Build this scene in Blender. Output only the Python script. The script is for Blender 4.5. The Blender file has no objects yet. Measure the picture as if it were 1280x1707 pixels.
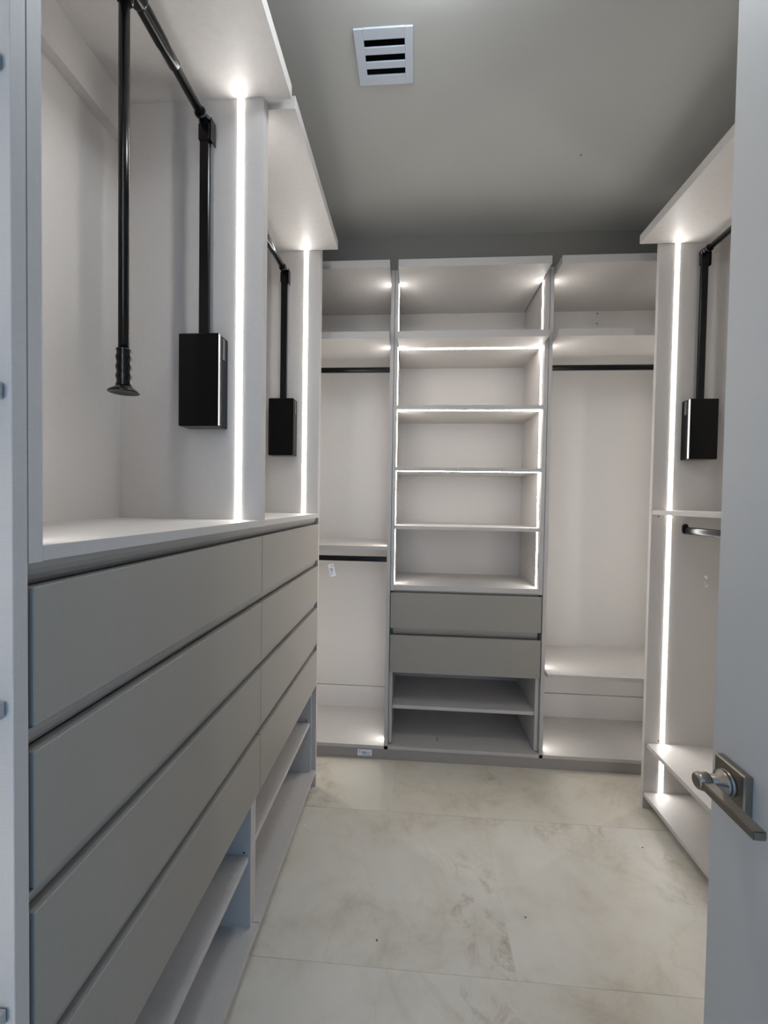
import bpy, bmesh, math, random
from mathutils import Vector, Matrix

# ------------------------------------------------------------------ camera, world, exposure
sc = bpy.context.scene
COL = sc.collection
F_PX = 702.545                       # focal length in pixels of the 1280 x 1707 frame
RC = [[0.99726200, 0.07223781, 0.01581756],      # camera right
      [0.01749012, -0.02257988, -0.99959204],    # camera down
      [-0.07185118, 0.99713181, -0.02378151]]    # camera forward
cam = bpy.data.cameras.new('camera')
cam.sensor_fit = 'VERTICAL'; cam.sensor_height = 24.0; cam.lens = F_PX / 1707.0 * 24.0
cam.clip_start = 0.02
camo = bpy.data.objects.new('camera', cam); COL.objects.link(camo)
M = Matrix.Identity(4)
for i in range(3):
    M[i][0] = RC[0][i]; M[i][1] = -RC[1][i]; M[i][2] = -RC[2][i]
M[0][3], M[1][3], M[2][3] = 0.0, 0.0, 1.35
camo.matrix_world = M
sc.camera = camo

world = bpy.data.worlds.new('daylight_beyond_doorway'); sc.world = world
world.use_nodes = True
bg = world.node_tree.nodes['Background']
bg.inputs['Color'].default_value = (0.36, 0.63, 1.0, 1)
bg.inputs['Strength'].default_value = 1.28
sc.view_settings.view_transform = 'Standard'
sc.view_settings.look = 'None'
sc.view_settings.gamma = 1.0
sc.view_settings.use_curve_mapping = False
sc.view_settings.exposure = 0.18
LED_COLOR = (1.0, 0.985, 0.95)
LED_STRENGTH = 26.5
LAMP_STRENGTH = 43.0
# the doorway behind the camera, marked for the sampler as the opening the daylight comes through
pl = bpy.data.lights.new('doorway_portal', 'AREA'); pl.shape = 'RECTANGLE'; pl.size = 0.86; pl.size_y = 2.4
pl.cycles.is_portal = True
plo = bpy.data.objects.new('doorway_portal', pl); COL.objects.link(plo)
plo.location = (0.03, -0.30, 1.2); plo.rotation_euler = (math.radians(90), 0, math.radians(180))
try:
    sc.cycles.diffuse_bounces = 7; sc.cycles.max_bounces = 12
except Exception:
    pass

# ------------------------------------------------------------------ materials
def srgb(r, g, b):
    def c(v):
        v /= 255.0
        return v / 12.92 if v <= 0.04045 else ((v + 0.055) / 1.055) ** 2.4
    return (c(r), c(g), c(b), 1.0)

def base_mat(name):
    m = bpy.data.materials.new(name); m.use_nodes = True
    nt = m.node_tree
    return m, nt, nt.nodes['Principled BSDF']

def plain(name, col, rough=0.5, metal=0.0, spec=0.5, coat=0.0):
    m, nt, b = base_mat(name)
    b.inputs['Base Color'].default_value = col
    b.inputs['Roughness'].default_value = rough
    b.inputs['Metallic'].default_value = metal
    b.inputs['Specular IOR Level'].default_value = spec
    b.inputs['Coat Weight'].default_value = coat
    n = nt.nodes.new('ShaderNodeTexNoise'); n.inputs['Scale'].default_value = 180
    tc = nt.nodes.new('ShaderNodeTexCoord'); nt.links.new(tc.outputs['Object'], n.inputs['Vector'])
    mr = nt.nodes.new('ShaderNodeMapRange')
    mr.inputs['To Min'].default_value = max(0, rough - 0.04); mr.inputs['To Max'].default_value = min(1, rough + 0.04)
    nt.links.new(n.outputs['Fac'], mr.inputs['Value']); nt.links.new(mr.outputs['Result'], b.inputs['Roughness'])
    return m

def linen(name, col, rough=0.5, amt=0.05):
    """matt laminate with a very fine woven grain"""
    m, nt, b = base_mat(name)
    tc = nt.nodes.new('ShaderNodeTexCoord')
    facs = []
    for sca in ((900, 900, 40), (60, 60, 900)):
        mp = nt.nodes.new('ShaderNodeMapping'); mp.inputs['Scale'].default_value = sca
        nt.links.new(tc.outputs['Object'], mp.inputs['Vector'])
        n = nt.nodes.new('ShaderNodeTexNoise'); n.inputs['Scale'].default_value = 1.0; n.inputs['Detail'].default_value = 1
        nt.links.new(mp.outputs['Vector'], n.inputs['Vector']); facs.append(n.outputs['Fac'])
    ad = nt.nodes.new('ShaderNodeMath'); ad.operation = 'ADD'
    nt.links.new(facs[0], ad.inputs[0]); nt.links.new(facs[1], ad.inputs[1])
    mr = nt.nodes.new('ShaderNodeMapRange'); mr.inputs['From Min'].default_value = 0.6; mr.inputs['From Max'].default_value = 1.4
    mr.inputs['To Min'].default_value = 1 - amt; mr.inputs['To Max'].default_value = 1 + amt
    nt.links.new(ad.outputs[0], mr.inputs['Value'])
    mx = nt.nodes.new('ShaderNodeVectorMath'); mx.operation = 'SCALE'
    mx.inputs[0].default_value = col[:3]
    nt.links.new(mr.outputs['Result'], mx.inputs['Scale'])
    nt.links.new(mx.outputs[0], b.inputs['Base Color'])
    b.inputs['Roughness'].default_value = rough
    b.inputs['Specular IOR Level'].default_value = 0.4
    return m

def emit(name, col, s):
    m, nt, b = base_mat(name)
    b.inputs['Base Color'].default_value = (0.8, 0.8, 0.8, 1)
    b.inputs['Emission Color'].default_value = (*col, 1)
    b.inputs['Emission Strength'].default_value = s
    return m

def paint(name, col, rough=0.6):
    m, nt, b = base_mat(name)
    tc = nt.nodes.new('ShaderNodeTexCoord')
    n = nt.nodes.new('ShaderNodeTexNoise'); n.inputs['Scale'].default_value = 220; n.inputs['Detail'].default_value = 3
    nt.links.new(tc.outputs['Object'], n.inputs['Vector'])
    bp = nt.nodes.new('ShaderNodeBump'); bp.inputs['Strength'].default_value = 0.06; bp.inputs['Distance'].default_value = 0.002
    nt.links.new(n.outputs['Fac'], bp.inputs['Height']); nt.links.new(bp.outputs['Normal'], b.inputs['Normal'])
    b.inputs['Base Color'].default_value = col; b.inputs['Roughness'].default_value = rough
    return m

def tile_mat():
    m, nt, b = base_mat('beige_stone_porcelain')
    N = nt.nodes.new; L = nt.links.new
    tc = N('ShaderNodeTexCoord'); geo = N('ShaderNodeNewGeometry')
    oi = N('ShaderNodeObjectInfo')
    off = N('ShaderNodeVectorMath'); off.operation = 'MULTIPLY_ADD'
    sc3 = N('ShaderNodeCombineXYZ'); L(oi.outputs['Random'], sc3.inputs[0]); L(oi.outputs['Random'], sc3.inputs[1])
    L(sc3.outputs[0], off.inputs[0]); off.inputs[1].default_value = (17.0, 9.0, 0); L(geo.outputs['Position'], off.inputs[2])
    def noise(scale, detail, dist, rough=0.55):
        n = N('ShaderNodeTexNoise'); n.inputs['Scale'].default_value = scale; n.inputs['Detail'].default_value = detail
        n.inputs['Distortion'].default_value = dist; n.inputs['Roughness'].default_value = rough
        L(off.outputs[0], n.inputs['Vector']); return n.outputs['Fac']
    def ramp(src, stops):
        r = N('ShaderNodeValToRGB'); L(src, r.inputs[0])
        el = r.color_ramp.elements
        while len(el) < len(stops): el.new(0.5)
        for e, (p, c) in zip(el, stops): e.position = p; e.color = c
        return r.outputs[0]
    def mix(fac, a, bb, mode='MIX'):
        x = N('ShaderNodeMix'); x.data_type = 'RGBA'; x.blend_type = mode
        if isinstance(fac, float): x.inputs[0].default_value = fac
        else: L(fac, x.inputs[0])
        L(a, x.inputs[6]); L(bb, x.inputs[7]); return x.outputs[2]
    c1 = ramp(noise(1.2, 4, 0.4), [(0.30, srgb(195, 188, 176)), (0.48, srgb(210, 206, 198)), (0.72, srgb(218, 216, 210))])
    c2 = ramp(noise(3.6, 9, 0.3, 0.68), [(0.30, srgb(160, 148, 131)), (0.43, srgb(202, 195, 182)), (0.52, srgb(212, 208, 200)), (0.68, srgb(219, 217, 211))])
    c = mix(0.5, c1, c2)
    vr = ramp(noise(0.9, 7, 1.0, 0.6), [(0.488, (1, 1, 1, 1)), (0.5, (0.84, 0.77, 0.70, 1)), (0.512, (1, 1, 1, 1))])
    c = mix(0.28, c, vr, 'MULTIPLY')
    zone = ramp(noise(1.6, 2, 0.2), [(0.53, (0, 0, 0, 1)), (0.64, (1, 1, 1, 1))])          # only some areas carry brown marks
    sp = ramp(noise(11.0, 7, 0.6, 0.72), [(0.50, (1, 1, 1, 1)), (0.66, (0.60, 0.52, 0.44, 1))])
    c = mix(zone, c, mix(1.0, c, sp, 'MULTIPLY'))
    c = mix(1.0, c, oi.outputs['Color'], 'MULTIPLY')                # stone tone per tile; the back row's also has light painted in
    L(c, b.inputs['Base Color'])
    b.inputs['Roughness'].default_value = 0.42
    b.inputs['Specular IOR Level'].default_value = 0.35
    return m

MAT = dict(
    panel=linen('greige_linen_laminate', srgb(184, 179, 175), 0.5),
    taupe=linen('taupe_matt_lacquer', srgb(147, 141, 133), 0.5, 0.035),
    channel=plain('grey_lacquered_channel', srgb(140, 136, 132), 0.45, 0.1),
    black=plain('black_satin_metal', srgb(6, 6, 8), 0.24, 0.0, 0.3),
    blackbox=plain('black_plastic_housing', srgb(4, 4, 5), 0.07, 0.0, 0.22),
    dark=plain('dark_void', srgb(6, 6, 7), 0.9),
    fascia=linen('dark_taupe_filler', srgb(118, 114, 108), 0.5, 0.035),
    led=emit('led_diffuser', LED_COLOR, LED_STRENGTH),
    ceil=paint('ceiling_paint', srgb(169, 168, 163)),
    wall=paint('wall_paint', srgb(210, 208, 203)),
    door=paint('door_paint', srgb(183, 181, 178), 0.45),
    nickel=plain('dark_satin_nickel', srgb(150, 142, 133), 0.36, 1.0),
    tile=tile_mat(),
    grout=paint('grout', srgb(222, 217, 206), 0.8),
    vent=plain('white_vent_plastic', srgb(180, 186, 196), 0.35),
    paper=plain('sticker_paper', srgb(222, 226, 236), 0.6),
    ink=plain('sticker_ink', srgb(92, 96, 108), 0.6),
    hole=plain('screw_hole_dark', srgb(35, 28, 24), 0.8),
    residue=plain('glue_residue', srgb(232, 224, 216), 0.6),
    lamp=emit('lamp_opal_glass', (0.88, 0.95, 1.0), LAMP_STRENGTH),
    plinth=linen('greige_plinth_laminate', srgb(152, 145, 140), 0.5),
)

# ------------------------------------------------------------------ mesh helpers
class MB:
    """collects shapes in world coordinates and links them as one mesh object"""
    def __init__(self): self.bm = bmesh.new()
    def box(self, x0, x1, y0, y1, z0, z1, bev=0.0):
        bm = self.bm
        xs, ys, zs = sorted((x0, x1)), sorted((y0, y1)), sorted((z0, z1))
        v = [bm.verts.new((x, y, z)) for x in xs for y in ys for z in zs]
        fs = [bm.faces.new([v[i] for i in q]) for q in
              ((0, 1, 3, 2), (4, 6, 7, 5), (0, 4, 5, 1), (2, 3, 7, 6), (0, 2, 6, 4), (1, 5, 7, 3))]
        if bev > 0:
            es = list({e for f in fs for e in f.edges})
            bmesh.ops.bevel(bm, geom=es, offset=bev, segments=1, profile=0.5, affect='EDGES')
        return self
    def prism(self, poly, axis, a, b):
        """poly: 2-D points in the two other axes (in xyz order), extruded from a to b along axis"""
        bm = self.bm
        def pt(p, t):
            q = list(p); q.insert(axis, t); return q
        A = [bm.verts.new(pt(p, a)) for p in poly]; B = [bm.verts.new(pt(p, b)) for p in poly]
        n = len(poly)
        fs = [bm.faces.new(A), bm.faces.new(B[::-1])]
        for i in range(n):
            fs.append(bm.faces.new((A[i], B[i], B[(i + 1) % n], A[(i + 1) % n])))
        bmesh.ops.recalc_face_normals(bm, faces=fs)
        return self
    def lathe(self, prof, origin, direction, seg=20, sx=1.0, sy=1.0, up=(0, 0, 1)):
        """prof: (distance along direction, radius) pairs, with optional oval scaling"""
        bm = self.bm
        d = Vector(direction).normalized(); u = Vector(up)
        if abs(d.dot(u)) > 0.95: u = Vector((1, 0, 0))
        s = d.cross(u).normalized(); u = s.cross(d).normalized()
        o = Vector(origin); rings = []
        for t, r in prof:
            rings.append([bm.verts.new(o + d * t + (s * math.cos(2 * math.pi * k / seg) * sx + u * math.sin(2 * math.pi * k / seg) * sy) * r) for k in range(seg)])
        fs = []
        for A, B in zip(rings, rings[1:]):
            for k in range(seg):
                f = bm.faces.new((A[k], A[(k + 1) % seg], B[(k + 1) % seg], B[k])); f.smooth = True; fs.append(f)
        fs.append(bm.faces.new(rings[0][::-1])); fs.append(bm.faces.new(rings[-1]))
        bmesh.ops.recalc_face_normals(bm, faces=fs)
        return self
    def quadbox_open(self, x0, x1, y0, y1, z0, z1, back):
        """box without the face that lies against its support"""
        self.box(x0, x1, y0, y1, z0, z1)
        self.bm.faces.ensure_lookup_table()
        nrm = Vector(back)
        for f in list(self.bm.faces)[-6:]:
            f.normal_update()
            if f.normal.dot(nrm) > 0.9: self.bm.faces.remove(f); break
        return self
    def build(self, name, mat, parent=None):
        me = bpy.data.meshes.new(name)
        o = bpy.data.objects.new(name, me)
        if parent is not None:
            off = Vector((0, 0, 0)); p = parent
            while p is not None: off += p.location; p = p.parent
            bmesh.ops.translate(self.bm, verts=self.bm.verts, vec=-off)
            o.parent = parent
        self.bm.to_mesh(me); self.bm.free()
        me.materials.append(MAT[mat] if isinstance(mat, str) else mat)
        COL.objects.link(o)
        return o

def tag(o, label, cat, group=None, kind=None):
    o['label'] = label; o['category'] = cat
    if group: o['group'] = group
    if kind: o['kind'] = kind
    return o

def thing(name, label, cat, loc, group=None):
    o = bpy.data.objects.new(name, None); COL.objects.link(o)
    o.empty_display_size = 0.05; o.location = loc
    return tag(o, label, cat, group)

def structure(o, label=None):
    o['kind'] = 'structure'
    if label: o['label'] = label
    return o

def board(name, parent, x0, x1, y0, y1, z0, z1, mat='panel', bev=0.0007):
    return MB().box(x0, x1, y0, y1, z0, z1, bev).build(name, mat, parent)

# ------------------------------------------------------------------ key dimensions (metres)
CEIL = 2.70
XL, XLB = -0.444, -0.869            # left run: front plane, back panel
XLC = -0.464                        # carcass front behind the drawer fronts
D, DB = 2.172, 2.578                # back run: front plane, back panel
DC = D + 0.020
XR, XRB = 1.040, 1.465              # right run
WL, WR, WB, WF = -0.885, 1.48, 2.595, -0.20
CAN0, CAN1 = 2.487, 2.524           # cornice boards
TOP = 2.530

# ------------------------------------------------------------------ structure
fl = structure(MB().box(WL - 0.1, WR + 0.1, -1.3, WB + 0.1, -0.10, -0.0012).build('floor', 'grout'), 'beige stone-look porcelain tile floor')
tile_rnd = random.Random(5)
rows = [-1.285 + 0.618 * k for k in range(7)]     # joints across the room, two of them in view at 1.187 and 1.805
for r in range(len(rows) - 1):
    y0, y1 = rows[r], min(rows[r + 1], WB)
    first = -0.08 if r % 2 == 1 else 0.315
    x = first - 1.2
    while x < WR:
        a, b = max(x, WL), min(x + 1.2, WR)
        if b - a > 0.03:
            k = tile_rnd.random()
            tone = (0.93, 0.90, 0.845, 1) if r == 5 else (1.0 - 0.04 * k, 0.99 - 0.05 * k, 0.975 - 0.07 * k, 1)  # back row browner and darker: partly stone tone, partly light put into the colour
            board('tile', fl, a + 0.0007, b - 0.0007, y0 + 0.0007, y1 - 0.0007, -0.009, 0.0, 'tile', 0.0005).color = tone
        x += 1.2
VX0, VX1, VY0, VY1 = -0.199, -0.028, 1.224, 1.386    # air vent
hx0, hx1, hy0, hy1 = VX0 + 0.012, VX1 - 0.012, VY0 + 0.012, VY1 - 0.012
c = MB()
c.box(WL - 0.1, hx0, WF - 0.12, WB + 0.1, CEIL, CEIL + 0.1); c.box(hx1, WR + 0.1, WF - 0.12, WB + 0.1, CEIL, CEIL + 0.1)
c.box(hx0, hx1, WF - 0.12, hy0, CEIL, CEIL + 0.1); c.box(hx0, hx1, hy1, WB + 0.1, CEIL, CEIL + 0.1)
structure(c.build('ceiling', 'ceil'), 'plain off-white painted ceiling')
structure(MB().box(WL - 0.1, WL, WF - 0.12, WB + 0.1, 0, CEIL).build('wall_left', 'wall'))
structure(MB().box(WR, WR + 0.1, WF - 0.12, WB + 0.1, 0, CEIL).build('wall_right', 'wall'))
structure(MB().box(WL, WR, WB, WB + 0.1, 0, CEIL).build('wall_back', 'wall'))
w = MB(); w.box(WL, -0.40, WF - 0.12, WF, 0, CEIL); w.box(0.47, WR, WF - 0.12, WF, 0, CEIL); w.box(-0.40, 0.47, WF - 0.12, WF, 2.42, CEIL)
structure(w.build('wall_front', 'wall'))
# taupe scribe boards between the wardrobes and the ceiling
structure(MB().box(WL, WR, D + 0.004, D + 0.022, TOP, CEIL).build('trim_1', 'fascia'), 'taupe filler board between back wardrobes and ceiling')
structure(MB().box(XLC - 0.018, XLC, WF, 1.95, TOP, CEIL).build('trim_2', 'taupe'))
structure(MB().box(XR + 0.10, XR + 0.118, 0.9, 1.952, TOP, CEIL).build('trim_3', 'taupe'))

# ------------------------------------------------------------------ open door with lever handle
DX = 0.42
door = structure(MB().box(DX, DX + 0.04, WF + 0.002, 0.612, 0.008, 2.40, 0.002).build('door_1', 'door'), 'pale grey flush door standing open with dark lever handle')
h = bpy.data.objects.new('door_handle', None); COL.objects.link(h); h.parent = door; h.location = (DX, 0.565, 0.994)
h['label'] = 'dark satin lever handle on square plate'
MB().box(DX - 0.011, DX, 0.539, 0.591, 0.968, 1.020, 0.0016).build('rose_plate', 'nickel', h)
n = MB(); n.lathe([(0, 0.0156), (0.0035, 0.0156), (0.004, 0.0144), (0.0045, 0.0150), (0.009, 0.0150), (0.0095, 0.0128), (0.012, 0.0122), (0.0125, 0.0094), (0.036, 0.0094), (0.040, 0.0080)], (DX - 0.011, 0.565, 0.996), (-1, 0, 0), 28)
n.build('neck', 'nickel', h)
lv = MB()
lv.prism([(0.3705, 0.572), (0.3850, 0.572), (0.3865, 0.560), (0.3850, 0.545), (0.3850, 0.474), (0.3705, 0.474)], 2, 0.9905, 1.0010)
bmesh.ops.bevel(lv.bm, geom=list(lv.bm.edges), offset=0.0012, segments=2, affect='EDGES')
lv.lathe([(0, 0.0090), (0.002, 0.0112), (0.012, 0.0112), (0.016, 0.0095), (0.018, 0.006)], (0.3860, 0.565, 0.996), (-1, 0, 0), 24)
lv.build('lever', 'nickel', h)

# ------------------------------------------------------------------ shared wardrobe pieces
def led(parent, kind, at, a, b, face):
    """LED strip let into a board: kind is the run direction, `at` = fixed coordinates, face = outward normal"""
    hw, pr = 0.0078, 0.0016
    m = MB()
    if kind == 'z':                      # vertical strip, at = (x, y)
        x, y = at
        if face[1]: m.quadbox_open(x - hw, x + hw, y, y + pr * face[1], a, b, (0, -face[1], 0))
        else: m.quadbox_open(x, x + pr * face[0], y - hw, y + hw, a, b, (-face[0], 0, 0))
    else:                                # strip along x under a shelf, at = (y, z)
        y, z = at
        m.quadbox_open(a, b, y - hw, y + hw, z - pr, z, (0, 0, 1))
    return m.build('led_strip', 'led', parent)

def hole(parent, x, y, z, nrm, r=0.003):
    return MB().lathe([(0, r), (0.0006, r)], (x, y, z), nrm, 10).build('screw_hole', 'hole', parent)

def pull_profile(front, sign, z0, z1):
    """cross-section of the finger-pull profile: flush at the top of the gap, curving in behind the drawer front below"""
    h = z1 - z0 + 0.009
    p = [(front + sign * (0.018 - 0.054 * (1 - math.cos(math.pi / 2 * k / 8))), z1 - h * math.sin(math.pi / 2 * k / 8)) for k in range(9)]
    return p + [(front - sign * 0.047, z1 - h), (front - sign * 0.047, z1)]

def channel(parent, y0, y1, z0, z1):
    return MB().prism(pull_profile(XLC, 1, z0, z1), 1, y0, y1).build('finger_channel', 'channel', parent)

def channel_back(parent, x0, x1, z0, z1, y_front):
    return MB().prism(pull_profile(y_front, -1, z0, z1), 0, x0, x1).build('finger_channel', 'channel', parent)

T = 0.0185                                 # board thickness
DRAWERS = [(1.077, 1.243), (0.881, 1.047), (0.684, 0.852), (0.485, 0.654)]

def side_left(parent, y0, y1):
    """upright of the left run: upper part flush with the fronts, lower part set back behind the drawers"""
    prof = [(XLB, 0.082), (XLC, 0.082), (XLC, 0.484), (XLC - 0.049, 0.484), (XLC - 0.049, 1.272), (XL, 1.272), (XL, TOP), (XLB, TOP)]
    return MB().prism(prof, 1, y0, y1).build('side_panel', 'panel', parent)

def left_unit(name, label, y0, y1, canopy_x, shelf_z, end_panel=False):
    u = thing(name, label, 'wardrobe', (-0.65, (y0 + y1) / 2, 0), 'drawer wardrobes along one wall')
    ys0, ys1 = y0 + T, y1 - T
    side_left(u, y0, ys0); side_left(u, ys1, y1)
    board('back_panel', u, XLB - 0.008, XLB, y0, y1, 0.064, TOP)
    board('fixing_rail', u, XLB, -0.840, ys0, ys1, 2.370, CAN0)
    board('cornice_board', u, XLB, canopy_x, ys0 + 0.001, ys1 - 0.001 + (0.012 if not end_panel else 0), CAN0, CAN1)
    board('counter', u, XLB, XL, ys0, ys1, 1.2725, 1.2915)
    board('bottom_board', u, XLB, XL, y0 + 0.0005, y1 - 0.0005, 0.064, 0.082)
    board('shelf', u, XLB, XLC - 0.006, ys0 + 0.001, ys1 - 0.001, shelf_z - 0.018, shelf_z)
    zt = [1.2725] + [d[0] for d in DRAWERS[:3]]
    for (z0, z1), top in zip(DRAWERS, zt):
        channel(u, y0, y1 if not end_panel else (ys1 - 0.03), z1, top)
        yy0 = y0 + (0.001 if end_panel else 0.006)
        board('drawer_front', u, XLC, XL, yy0, y1 - 0.001, z0, z1, 'taupe', 0.0012)
        board('drawer_box', u, XLB + 0.03, XLC - 0.052, ys0 + 0.012, ys1 - 0.012, z0 + 0.015, z1 - 0.04)
    board('plinth', u, XLC - 0.07, XLC - 0.052, y0, y1, 0.0, 0.064, 'taupe')
    led(u, 'z', (-0.510, ys1), 1.2925, CAN0 - 0.001, (0, -1, 0))
    led(u, 'z', (-0.510, ys0), 1.2925, CAN0 - 0.001, (0, 1, 0))
    hole(u, -0.484, ys1, shelf_z - 0.004 + 0.012, (0, -1, 0))
    return u

# ---- shelf unit at the edge of the picture, beside the first drawer wardrobe
u0 = thing('shelf_unit', 'pale open shelving unit beside the wider drawer wardrobe, shelves set close to its upright', 'shelving', (-0.65, 0.28, 0))
U0 = 0.115
board('side_panel', u0, XLB, XL, 0.4355, 0.4545, 0.0, TOP); board('side_panel', u0, XLB, XL, U0, U0 + T, 0.0, TOP)
board('back_panel', u0, XLB - 0.008, XLB, U0, 0.4545, 0.064, TOP)
zs = (0.082, 0.424, 0.768, 1.121, 1.475, 1.828, 2.180)
for z in zs:
    board('shelf', u0, XLB, -0.452, U0 + T + 0.0015, 0.4335, z - 0.019, z)
board('cornice_board', u0, XLB, -0.367, U0 + T + 0.001, 0.4335, CAN0, CAN1)
for za, zb in zip(zs, list(zs[1:]) + [CAN0 + 0.019]):
    led(u0, 'z', (-0.510, U0 + T), za + 0.001, zb - 0.0195, (0, 1, 0))

# ---- the two drawer wardrobes of the left run
u1 = left_unit('drawer_wardrobe', 'wide wardrobe of four taupe drawers under lit hanging niche with pale open shelves below', 0.4555, 1.2065, -0.367, 0.300)
u2 = left_unit('drawer_wardrobe', 'narrower lit wardrobe of four taupe drawers with tall end panel by the corner', 1.2075, 1.931, -0.365, 0.318, True)
board('end_panel', u2, XLB, XL, 1.932, 1.951, 0.0, TOP)

# ------------------------------------------------------------------ back run
def back_side(parent, x0, x1, recess):
    if not recess:
        return board('side_panel', parent, x0, x1, D, DB, 0.064, TOP)
    prof = [(DB, 0.082), (DC, 0.082), (DC, 0.462), (DC + 0.049, 0.462), (DC + 0.049, 0.892), (D, 0.892), (D, TOP), (DB, TOP)]
    return MB().prism(prof, 0, x0, x1).build('side_panel', 'panel', parent)

BASE0, BASE1 = 0.056, 0.074
# left bay
bl = thing('hanging_wardrobe', 'lit hanging wardrobe bay in the corner with two black rails and one mid shelf', 'wardrobe', (-0.5, 2.4, 0))
xa, xb = XLB + T, -0.1375
board('side_panel', bl, XLB, xa, D, DB, BASE0, TOP); board('side_panel', bl, xb, xb + 0.019, D, DB, BASE0, TOP)
board('back_panel', bl, XLB, xb + 0.019, DB, DB + 0.008, 0.208, TOP)
board('back_panel', bl, XLB, xb + 0.019, DB - 0.004, DB + 0.004, BASE1, 0.2055)
board('cornice_board', bl, xa, xb - 0.001, 2.065, DB, CAN0, CAN1)
board('shelf', bl, xa, xb - 0.001, 2.10, DB, 2.160, 2.195)
board('shelf', bl, xa, xb - 0.001, D + 0.002, DB, 1.098, 1.119)
board('bottom_board', bl, XLB, xb + 0.019, D, DB, BASE0, BASE1)
led(bl, 'z', (xb, 2.232), 2.196, CAN0 - 0.001, (-1, 0, 0))
led(bl, 'z', (xb, 2.232), 1.120, 2.159, (-1, 0, 0))
led(bl, 'z', (xb, 2.232), BASE1 + 0.001, 1.097, (-1, 0, 0))
led(bl, 'z', (xa, 2.232), 1.120, 2.159, (1, 0, 0)); led(bl, 'z', (xa, 2.232), BASE1 + 0.001, 1.097, (1, 0, 0))
# centre
bc = thing('shelf_tower', 'central lit shelf tower with two taupe drawers and two dark open shelves below', 'shelving', (0.27, 2.4, 0))
ca, cb = -0.100, 0.634
back_side(bc, ca - 0.0165, ca, True); back_side(bc, cb, cb + 0.0185, True)
board('back_panel', bc, ca - 0.018, cb + 0.0195, DB, DB + 0.008, BASE1, TOP)
board('cornice_board', bc, ca + 0.002, cb - 0.006, 2.065, DB, CAN0, CAN1)
board('shelf', bc, ca + 0.003, cb - 0.001, 2.100, DB, 2.160, 2.195)
for z0, z1 in ((1.829, 1.849), (1.514, 1.532), (1.211, 1.229)):
    board('shelf', bc, ca + 0.001, cb - 0.001, D + 0.002, DB, z0, z1)
board('shelf', bc, ca, cb, D, DB, 0.896, 0.921)
board('shelf', bc, ca + 0.001, cb - 0.001, DC + 0.008, DB, 0.262, 0.280)
board('bottom_board', bc, ca - 0.0183, cb + 0.0195, D, DB, BASE0, BASE1)
for z0, z1, top in ((0.697, 0.882, 0.896), (0.464, 0.658, 0.697)):
    board('drawer_front', bc, ca - 0.0145, cb + 0.0165, D, DC, z0, z1, 'taupe', 0.0012)
    channel_back(bc, ca, cb, z1, top, DC)
    board('drawer_box', bc, ca + 0.012, cb - 0.012, DC + 0.052, DB - 0.03, z0 + 0.015, z1 - 0.04)
for za, zb in ((2.196, CAN0 - .001), (1.850, 2.159), (1.533, 1.828), (1.230, 1.513), (0.922, 1.210)):
    led(bc, 'z', (ca, 2.232), za, zb, (1, 0, 0)); led(bc, 'z', (cb, 2.222), za, zb, (-1, 0, 0))
for z, y in ((2.160, 2.250), (1.829, 2.212), (1.514, 2.206)):
    led(bc, 'x', (y, z), ca + 0.004, cb - 0.004, (0, 0, -1))
# right bay
br = thing('hanging_wardrobe', 'lit long-hanging wardrobe bay with single black rail above a low shelf', 'wardrobe', (1.05, 2.4, 0))
ra, rb = 0.6735, XRB - T
board('side_panel', br, 0.6552, ra, D, DB, BASE0, TOP); board('side_panel', br, rb, XRB, D, DB, BASE0, TOP)
board('back_panel', br, 0.6545, XRB, DB, DB + 0.008, 0.218, TOP)
board('back_panel', br, 0.6545, XRB, DB - 0.004, DB + 0.004, BASE1, 0.2155)
board('cornice_board', br, ra + 0.001, rb, 2.065, DB, CAN0, CAN1)
board('shelf', br, ra + 0.001, rb, 2.10, DB, 2.160, 2.195)
board('shelf', br, ra + 0.001, rb, 2.13, DB, 0.487, 0.505)
board('bottom_board', br, 0.6545, XRB, D, DB, BASE0, BASE1)
for za, zb in ((2.196, CAN0 - .001), (0.506, 2.159), (BASE1 + .001, 0.486)):
    led(br, 'z', (ra, 2.232), za, zb, (1, 0, 0)); led(br, 'z', (rb, 2.232), za, zb, (-1, 0, 0))
for z in (2.473, 2.414): hole(br, 1.048, DB, z, (0, -1, 0), 0.004)
# one plinth runs under all three
tag(board('plinth_board', None, XLB, XRB, D + 0.003, D + 0.021, 0.0, BASE0, 'plinth'), 'long taupe plinth board along the floor under the back wardrobes', 'plinth')

# ------------------------------------------------------------------ right run
RY0, RY1 = 0.95, 1.952
ur = thing('hanging_wardrobe', 'warm lit wardrobe behind the open door with pull-down rail and slanting low shoe shelves', 'wardrobe', (1.25, 1.45, 0))
ur['label'] = 'warm lit wardrobe behind the open door with mid shelf and low open shelves'
board('side_panel', ur, XR, XRB, 1.9325, RY1, 0.0, TOP); board('side_panel', ur, XR, XRB, RY0, RY0 + T, 0.0, TOP)
board('back_panel', ur, XRB, XRB + 0.008, RY0, RY1, 0.064, TOP)
ry0, ry1 = RY0 + T, 1.9325
board('fixing_rail', ur, XRB - 0.037, XRB, ry0, ry1, 2.345, CAN0)
board('cornice_board', ur, 0.955, XRB, ry0 + 0.001, ry1 - 0.001, CAN0, CAN1)
board('shelf', ur, XR + 0.003, XRB, ry0 + 0.001, ry1 - 0.001, 1.313, 1.333)
board('shelf', ur, XR + 0.008, XRB, ry0 + 0.001, ry1 - 0.001, 0.277, 0.296)
board('bottom_board', ur, XR + 0.002, XRB, ry0, ry1 - 0.0005, 0.055, 0.073)
board('plinth', ur, XR + 0.07, XR + 0.088, ry0, ry1, 0.0, 0.055, 'taupe')
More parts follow.
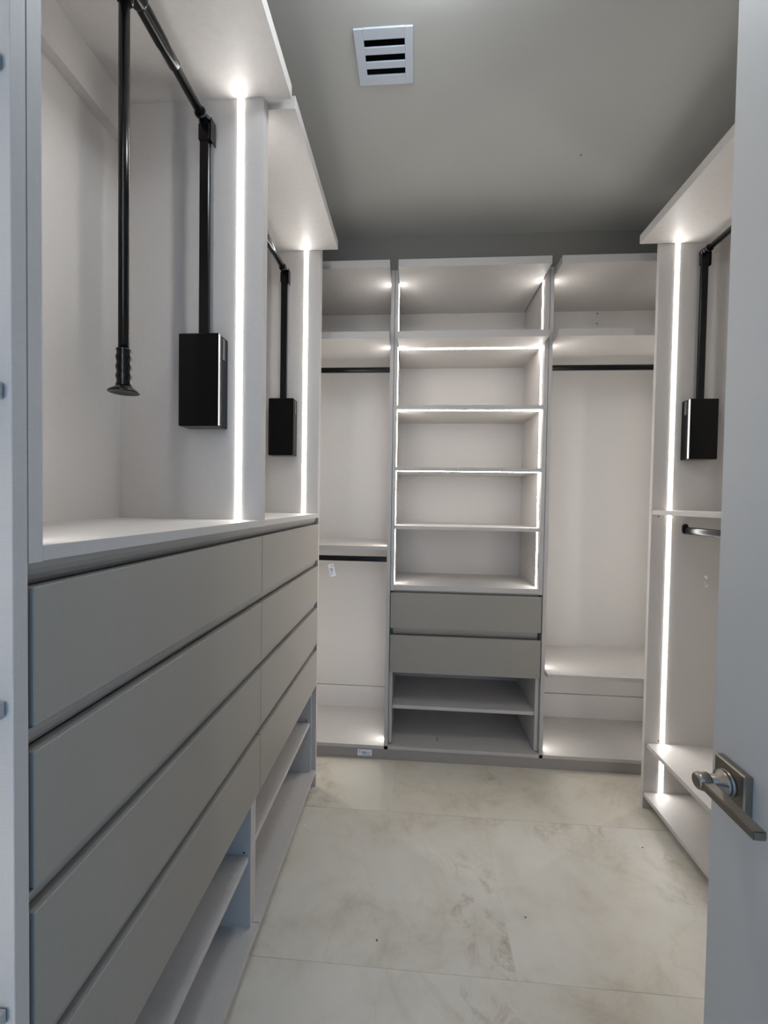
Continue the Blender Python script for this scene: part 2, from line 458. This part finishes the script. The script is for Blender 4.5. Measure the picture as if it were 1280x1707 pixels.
for za, zb in ((1.334, CAN0 - .001), (0.297, 1.312), (0.074, 0.276)):
    led(ur, 'z', (1.115, ry1), za, zb, (0, -1, 0)); led(ur, 'z', (1.115, ry0), za, zb, (0, 1, 0))
hole(ur, 1.099, ry1, 0.308, (0, -1, 0)); hole(ur, 1.070, ry1, 1.306, (0, -1, 0))
g = MB(); g.prism([(1.266, 1.046), (1.276, 1.052), (1.283, 1.043), (1.281, 1.033), (1.275, 1.038)], 1, ry1 - 0.0006, ry1)
g.prism([(1.271, 1.022), (1.274, 1.022), (1.275, 1.000), (1.283, 0.999), (1.283, 1.016), (1.280, 1.003), (1.277, 1.003)], 1, ry1 - 0.0006, ry1)
g.build('glue_mark', 'residue', ur)

# ------------------------------------------------------------------ pull-down wardrobe lifts
def lift(label, xc, y0, y1, zr, group='black pull-down clothes lifts'):
    L = thing('clothes_lift', label, 'clothes lift', (xc, (y0 + y1) / 2, 1.55), group)
    for yw, s in ((y1, -1), (y0, 1)):                    # one housing and arm on either upright
        hb = MB().box(xc - 0.057, xc + 0.057, yw, yw + s * 0.060, 1.552, 1.806, 0.0022).build('housing', 'blackbox', L)
        MB().box(xc - 0.0575, xc + 0.0575, yw + s * 0.020, yw + s * 0.034, 1.742, 1.800).build('housing_slot', 'dark', hb)
        MB().box(xc - 0.014, xc + 0.014, yw + s * 0.020, yw + s * 0.034, 1.800, zr - 0.006, 0.002).build('arm', 'black', L)
        j = MB()
        j.box(xc - 0.0165, xc + 0.0165, yw + s * 0.017, yw + s * 0.037, zr - 0.055, zr - 0.010, 0.002)
        j.lathe([(0, 0.010), (0.003, 0.0165), (0.022, 0.0165), (0.024, 0.0135), (0.040, 0.0135), (0.041, 0.0158), (0.047, 0.0158), (0.048, 0.0130)], (xc, yw + s * 0.012, zr), (0, s, 0), 22)
        j.box(xc + 0.019, xc + 0.022, yw + s * 0.010, yw + s * 0.038, zr - 0.060, zr + 0.004, 0.001)
        j.build('arm_joint', 'black', L)
    ym = (y0 + y1) / 2; half = (y1 - y0) / 2 - 0.055
    MB().lathe([(-half, 0.0115), (half, 0.0115)], (xc, ym, zr), (0, 1, 0), 20).build('inner_rail', 'black', L)
    sl = 0.60 * half
    MB().lathe([(-sl, 0.0118), (-sl + 0.004, 0.0142), (-0.135, 0.0142), (-0.125, 0.0158), (0.125, 0.0158), (0.135, 0.0142), (sl - 0.004, 0.0142), (sl, 0.0118)], (xc, ym, zr), (0, 1, 0), 22).build('outer_rail', 'black', L)
    t = MB()
    t.lathe([(-0.052, 0.0165), (-0.045, 0.0200), (0.045, 0.0200), (0.052, 0.0165)], (xc, ym, zr), (0, 1, 0), 24)
    t.lathe([(0, 0.019), (0.030, 0.0175), (0.050, 0.0165), (0.054, 0.0135)], (xc, ym, zr), (0, 0, -1), 22)
    t.build('handle_socket', 'black', L)
    p = MB().lathe([(0.045, 0.0102), (zr - 1.650, 0.0102)], (xc, ym, zr), (0, 0, -1), 20).build('pull_rod', 'black', L)
    zb = 1.566; prof = [(0.0, 0.0112)]
    gl = 1.656 - (zb + 0.014)
    prof.append((0.001, 0.0132))
    for k in range(1, 25):
        q = k / 24.0
        prof.append((gl * q, 0.0140 + 0.0010 * math.cos(q * 2 * math.pi * 4)))
    MB().lathe(prof, (xc, ym, 1.656), (0, 0, -1), 22).build('grip', 'black', L)
    MB().lathe([(0, 0.0140), (0.004, 0.0165), (0.011, 0.0275), (0.0135, 0.0295), (0.0150, 0.0285), (0.0130, 0.0200), (0.012, 0.005)], (xc, ym, zb + 0.015), (0, 0, -1), 26).build('grip_foot', 'black', L)
    return L

lift('black pull-down clothes lift in the niche above the wider drawer wardrobe, rod handle hanging down', -0.600, 0.474, 1.188, 2.402)
lift('black pull-down clothes lift in the niche above the narrower drawer wardrobe by the corner', -0.602, 1.226, 1.9125, 2.385)
lift('black pull-down clothes lift in the upper part of the wardrobe behind the open door', 1.209, ry0, ry1, 2.432)

# ------------------------------------------------------------------ fixed clothes rails
def rail(label, axis, a, b, p, z, group='black oval clothes rails'):
    """axis 0: along x at y=p; axis 1: along y at x=p"""
    mid = (a + b) / 2
    L = thing('clothes_rail', label, 'clothes rail', ((mid, p, z) if axis == 0 else (p, mid, z)), group)
    pts = [(0.0072 * math.cos(t), 0.0150 * (1 if math.sin(t) > 0 else -1) * abs(math.sin(t)) ** 0.6) for t in [2 * math.pi * k / 20 for k in range(20)]]
    MB().prism([(p + q[0], z + q[1]) for q in pts], axis, a + 0.002, b - 0.002).build('tube', 'black', L)
    for e, s in ((a, 1), (b, -1)):
        fp = [(0.0115 * math.cos(t), 0.006 + 0.022 * (1 if math.sin(t) > 0 else -1) * abs(math.sin(t)) ** 0.6) for t in [2 * math.pi * k / 20 for k in range(20)]]
        MB().prism([(p + q[0], z + q[1]) for q in fp], axis, e, e + s * 0.010).build('end_bracket', 'black', L)
    return L
rail('upper black rail in the corner hanging bay, under the high shelf', 0, xa, xb, 2.372, 2.089)
rail('lower black rail in the corner hanging bay, under the mid shelf', 0, xa, xb, 2.372, 1.026)
rail('black rail of the long-hanging bay, right of the shelf tower', 0, ra, rb, 2.372, 2.094)['label'] = 'black rail of the long-hanging bay above the low shelf'
rail('black rail under the mid shelf of the wardrobe behind the door', 1, ry0, ry1, 1.180, 1.247)

# ------------------------------------------------------------------ ceiling vent
v = thing('air_vent', 'square white ceiling air vent with three dark slots', 'air vent', ((VX0 + VX1) / 2, (VY0 + VY1) / 2, CEIL))
zf0, zf1 = CEIL - 0.005, CEIL
fr = MB(); W, H = VX1 - VX0, VY1 - VY0
sx0, sx1 = VX0 + 0.027, VX1 - 0.024
rowsv = [(1.253, 1.2745), (1.2945, 1.3155), (1.3355, 1.357)]
fr.box(VX0, sx0, VY0, VY1, zf0, zf1, 0.0008); fr.box(sx1, VX1, VY0, VY1, zf0, zf1, 0.0008)
fr.box(sx0, sx1, VY0, rowsv[0][0], zf0, zf1); fr.box(sx0, sx1, rowsv[2][1], VY1, zf0, zf1)
fr.build('frame', 'vent', v)
for a, b in ((rowsv[0][1], rowsv[1][0]), (rowsv[1][1], rowsv[2][0])):
    MB().box(sx0, sx1, a, b, zf0, zf0 + 0.004).build('slat', 'vent', v)
du = MB(); e = 0.002
du.box(hx0 + e, hx0 + e + .002, hy0 + e, hy1 - e, CEIL, CEIL + 0.09); du.box(hx1 - e - .002, hx1 - e, hy0 + e, hy1 - e, CEIL, CEIL + 0.09)
du.box(hx0 + e, hx1 - e, hy0 + e, hy0 + e + .002, CEIL, CEIL + 0.09); du.box(hx0 + e, hx1 - e, hy1 - e - .002, hy1 - e, CEIL, CEIL + 0.09)
du.box(hx0 + e, hx1 - e, hy0 + e, hy1 - e, CEIL + 0.088, CEIL + 0.09)
du.build('duct', 'dark', v)

# ------------------------------------------------------------------ ceiling lamp, just above the picture's upper edge
lp = thing('ceiling_lamp', 'round opal glass dome lamp on the ceiling in front of the air vent', 'ceiling lamp', (0.02, 0.93, CEIL))
MB().lathe([(0, 0.118), (0.014, 0.118), (0.016, 0.114)], (0.02, 0.93, CEIL), (0, 0, -1), 40).build('base_ring', 'vent', lp)
MB().lathe([(0.0162, 0.108)] + [(0.0162 + 0.072 * math.sin(math.pi / 2 * k / 9), 0.108 * math.cos(math.pi / 2 * k / 9) + 0.0006) for k in range(1, 10)], (0.02, 0.93, CEIL), (0, 0, -1), 40).build('glass_dome', 'lamp', lp)

# ------------------------------------------------------------------ stickers
def sticker(label, o, ux, uz, w, hgt, y):
    """paper label on a board facing -y; o = lower-left corner (x, z), ux/uz unit vectors in the x-z plane"""
    s = thing('sticker', label, 'sticker', (o[0], y, o[1]))
    def quad(m, a0, a1, b0, b1, d):
        P = [(o[0] + ux[0] * a * w + uz[0] * b * hgt, o[1] + ux[1] * a * w + uz[1] * b * hgt) for a, b in ((a0, b0), (a1, b0), (a1, b1), (a0, b1))]
        m.prism(P, 1, y, y - d)
    m = MB(); quad(m, 0, 1, 0, 1, 0.0004); m.build('paper', 'paper', s)
    k = MB()
    for q in ((.34, .60, .30, .36), (.34, .60, .62, .68), (.34, .38, .30, .68), (.56, .60, .30, .68), (.40, .54, .42, .48), (.40, .54, .52, .56),
              (.10, .24, .52, .60), (.10, .18, .74, .82), (.68, .90, .46, .52), (.68, .76, .30, .38), (.30, .64, .10, .14), (.68, .92, .12, .18)):
        quad(k, *q, 0.0007)
    k.build('print', 'ink', s)
    return s
a = math.radians(-77)
sticker('small white printed sticker on the wardrobe back under the lower rail', (-0.531, 0.956), (math.cos(a), math.sin(a)), (-math.sin(a), math.cos(a)), 0.078, 0.036, DB)
sticker('small pale printed sticker on the taupe plinth board', (-0.276, 0.014), (1, 0.01), (0, 1), 0.075, 0.033, D + 0.003)

# ------------------------------------------------------------------ tiny bits and marks
def crumb(name, label, cat, x, y, z, r, mat, group=None, seed=1):
    rnd = random.Random(seed); m = MB()
    bmesh.ops.create_icosphere(m.bm, subdivisions=1, radius=r)
    for vv in m.bm.verts:
        vv.co = Vector((vv.co.x * rnd.uniform(.7, 1.3), vv.co.y * rnd.uniform(.7, 1.3), vv.co.z * 0.45 * rnd.uniform(.8, 1.1)))
    lo = min(vv.co.z for vv in m.bm.verts)
    bmesh.ops.translate(m.bm, verts=m.bm.verts, vec=(x, y, z - lo))
    return tag(m.build(name, mat), label, cat, group)
crumb('plaster_crumb', 'white plaster crumb on the floor beside the drawer wardrobes', 'crumb', -0.432, 1.691, 0, 0.006, 'residue', None, 3)
for k, (x, y, lab) in enumerate(((0.923, 1.705, 'tiny dark grit speck on the tiles near the wardrobe behind the door'),
                                 (0.385, 1.376, 'tiny dark grit speck in the middle of the open floor, right of a tile joint'),
                                 (-0.092, 1.262, 'tiny dark grit speck beside the crossing of two tile joints'))):
    crumb('grit_speck', lab.replace(', right of a tile joint', ' beside a lengthwise tile joint'), 'grit', x, y, 0, 0.0030, 'hole', 'dark grit specks on the floor', 10 + k)
tag(MB().prism([(0.1430, 2.243), (0.1455, 2.242), (0.1440, 2.270), (0.1410, 2.292)], 2, BASE1, BASE1 + 0.002).build('wood_splinter', 'hole'), 'thin dark splinter lying on the bottom board of the shelf tower', 'splinter')
MB().lathe([(0, 0.003), (0.0008, 0.0028)], (0.616, 1.706, CEIL), (0, 0, -1), 10).build('nail_hole', 'hole', bpy.data.objects['ceiling'])
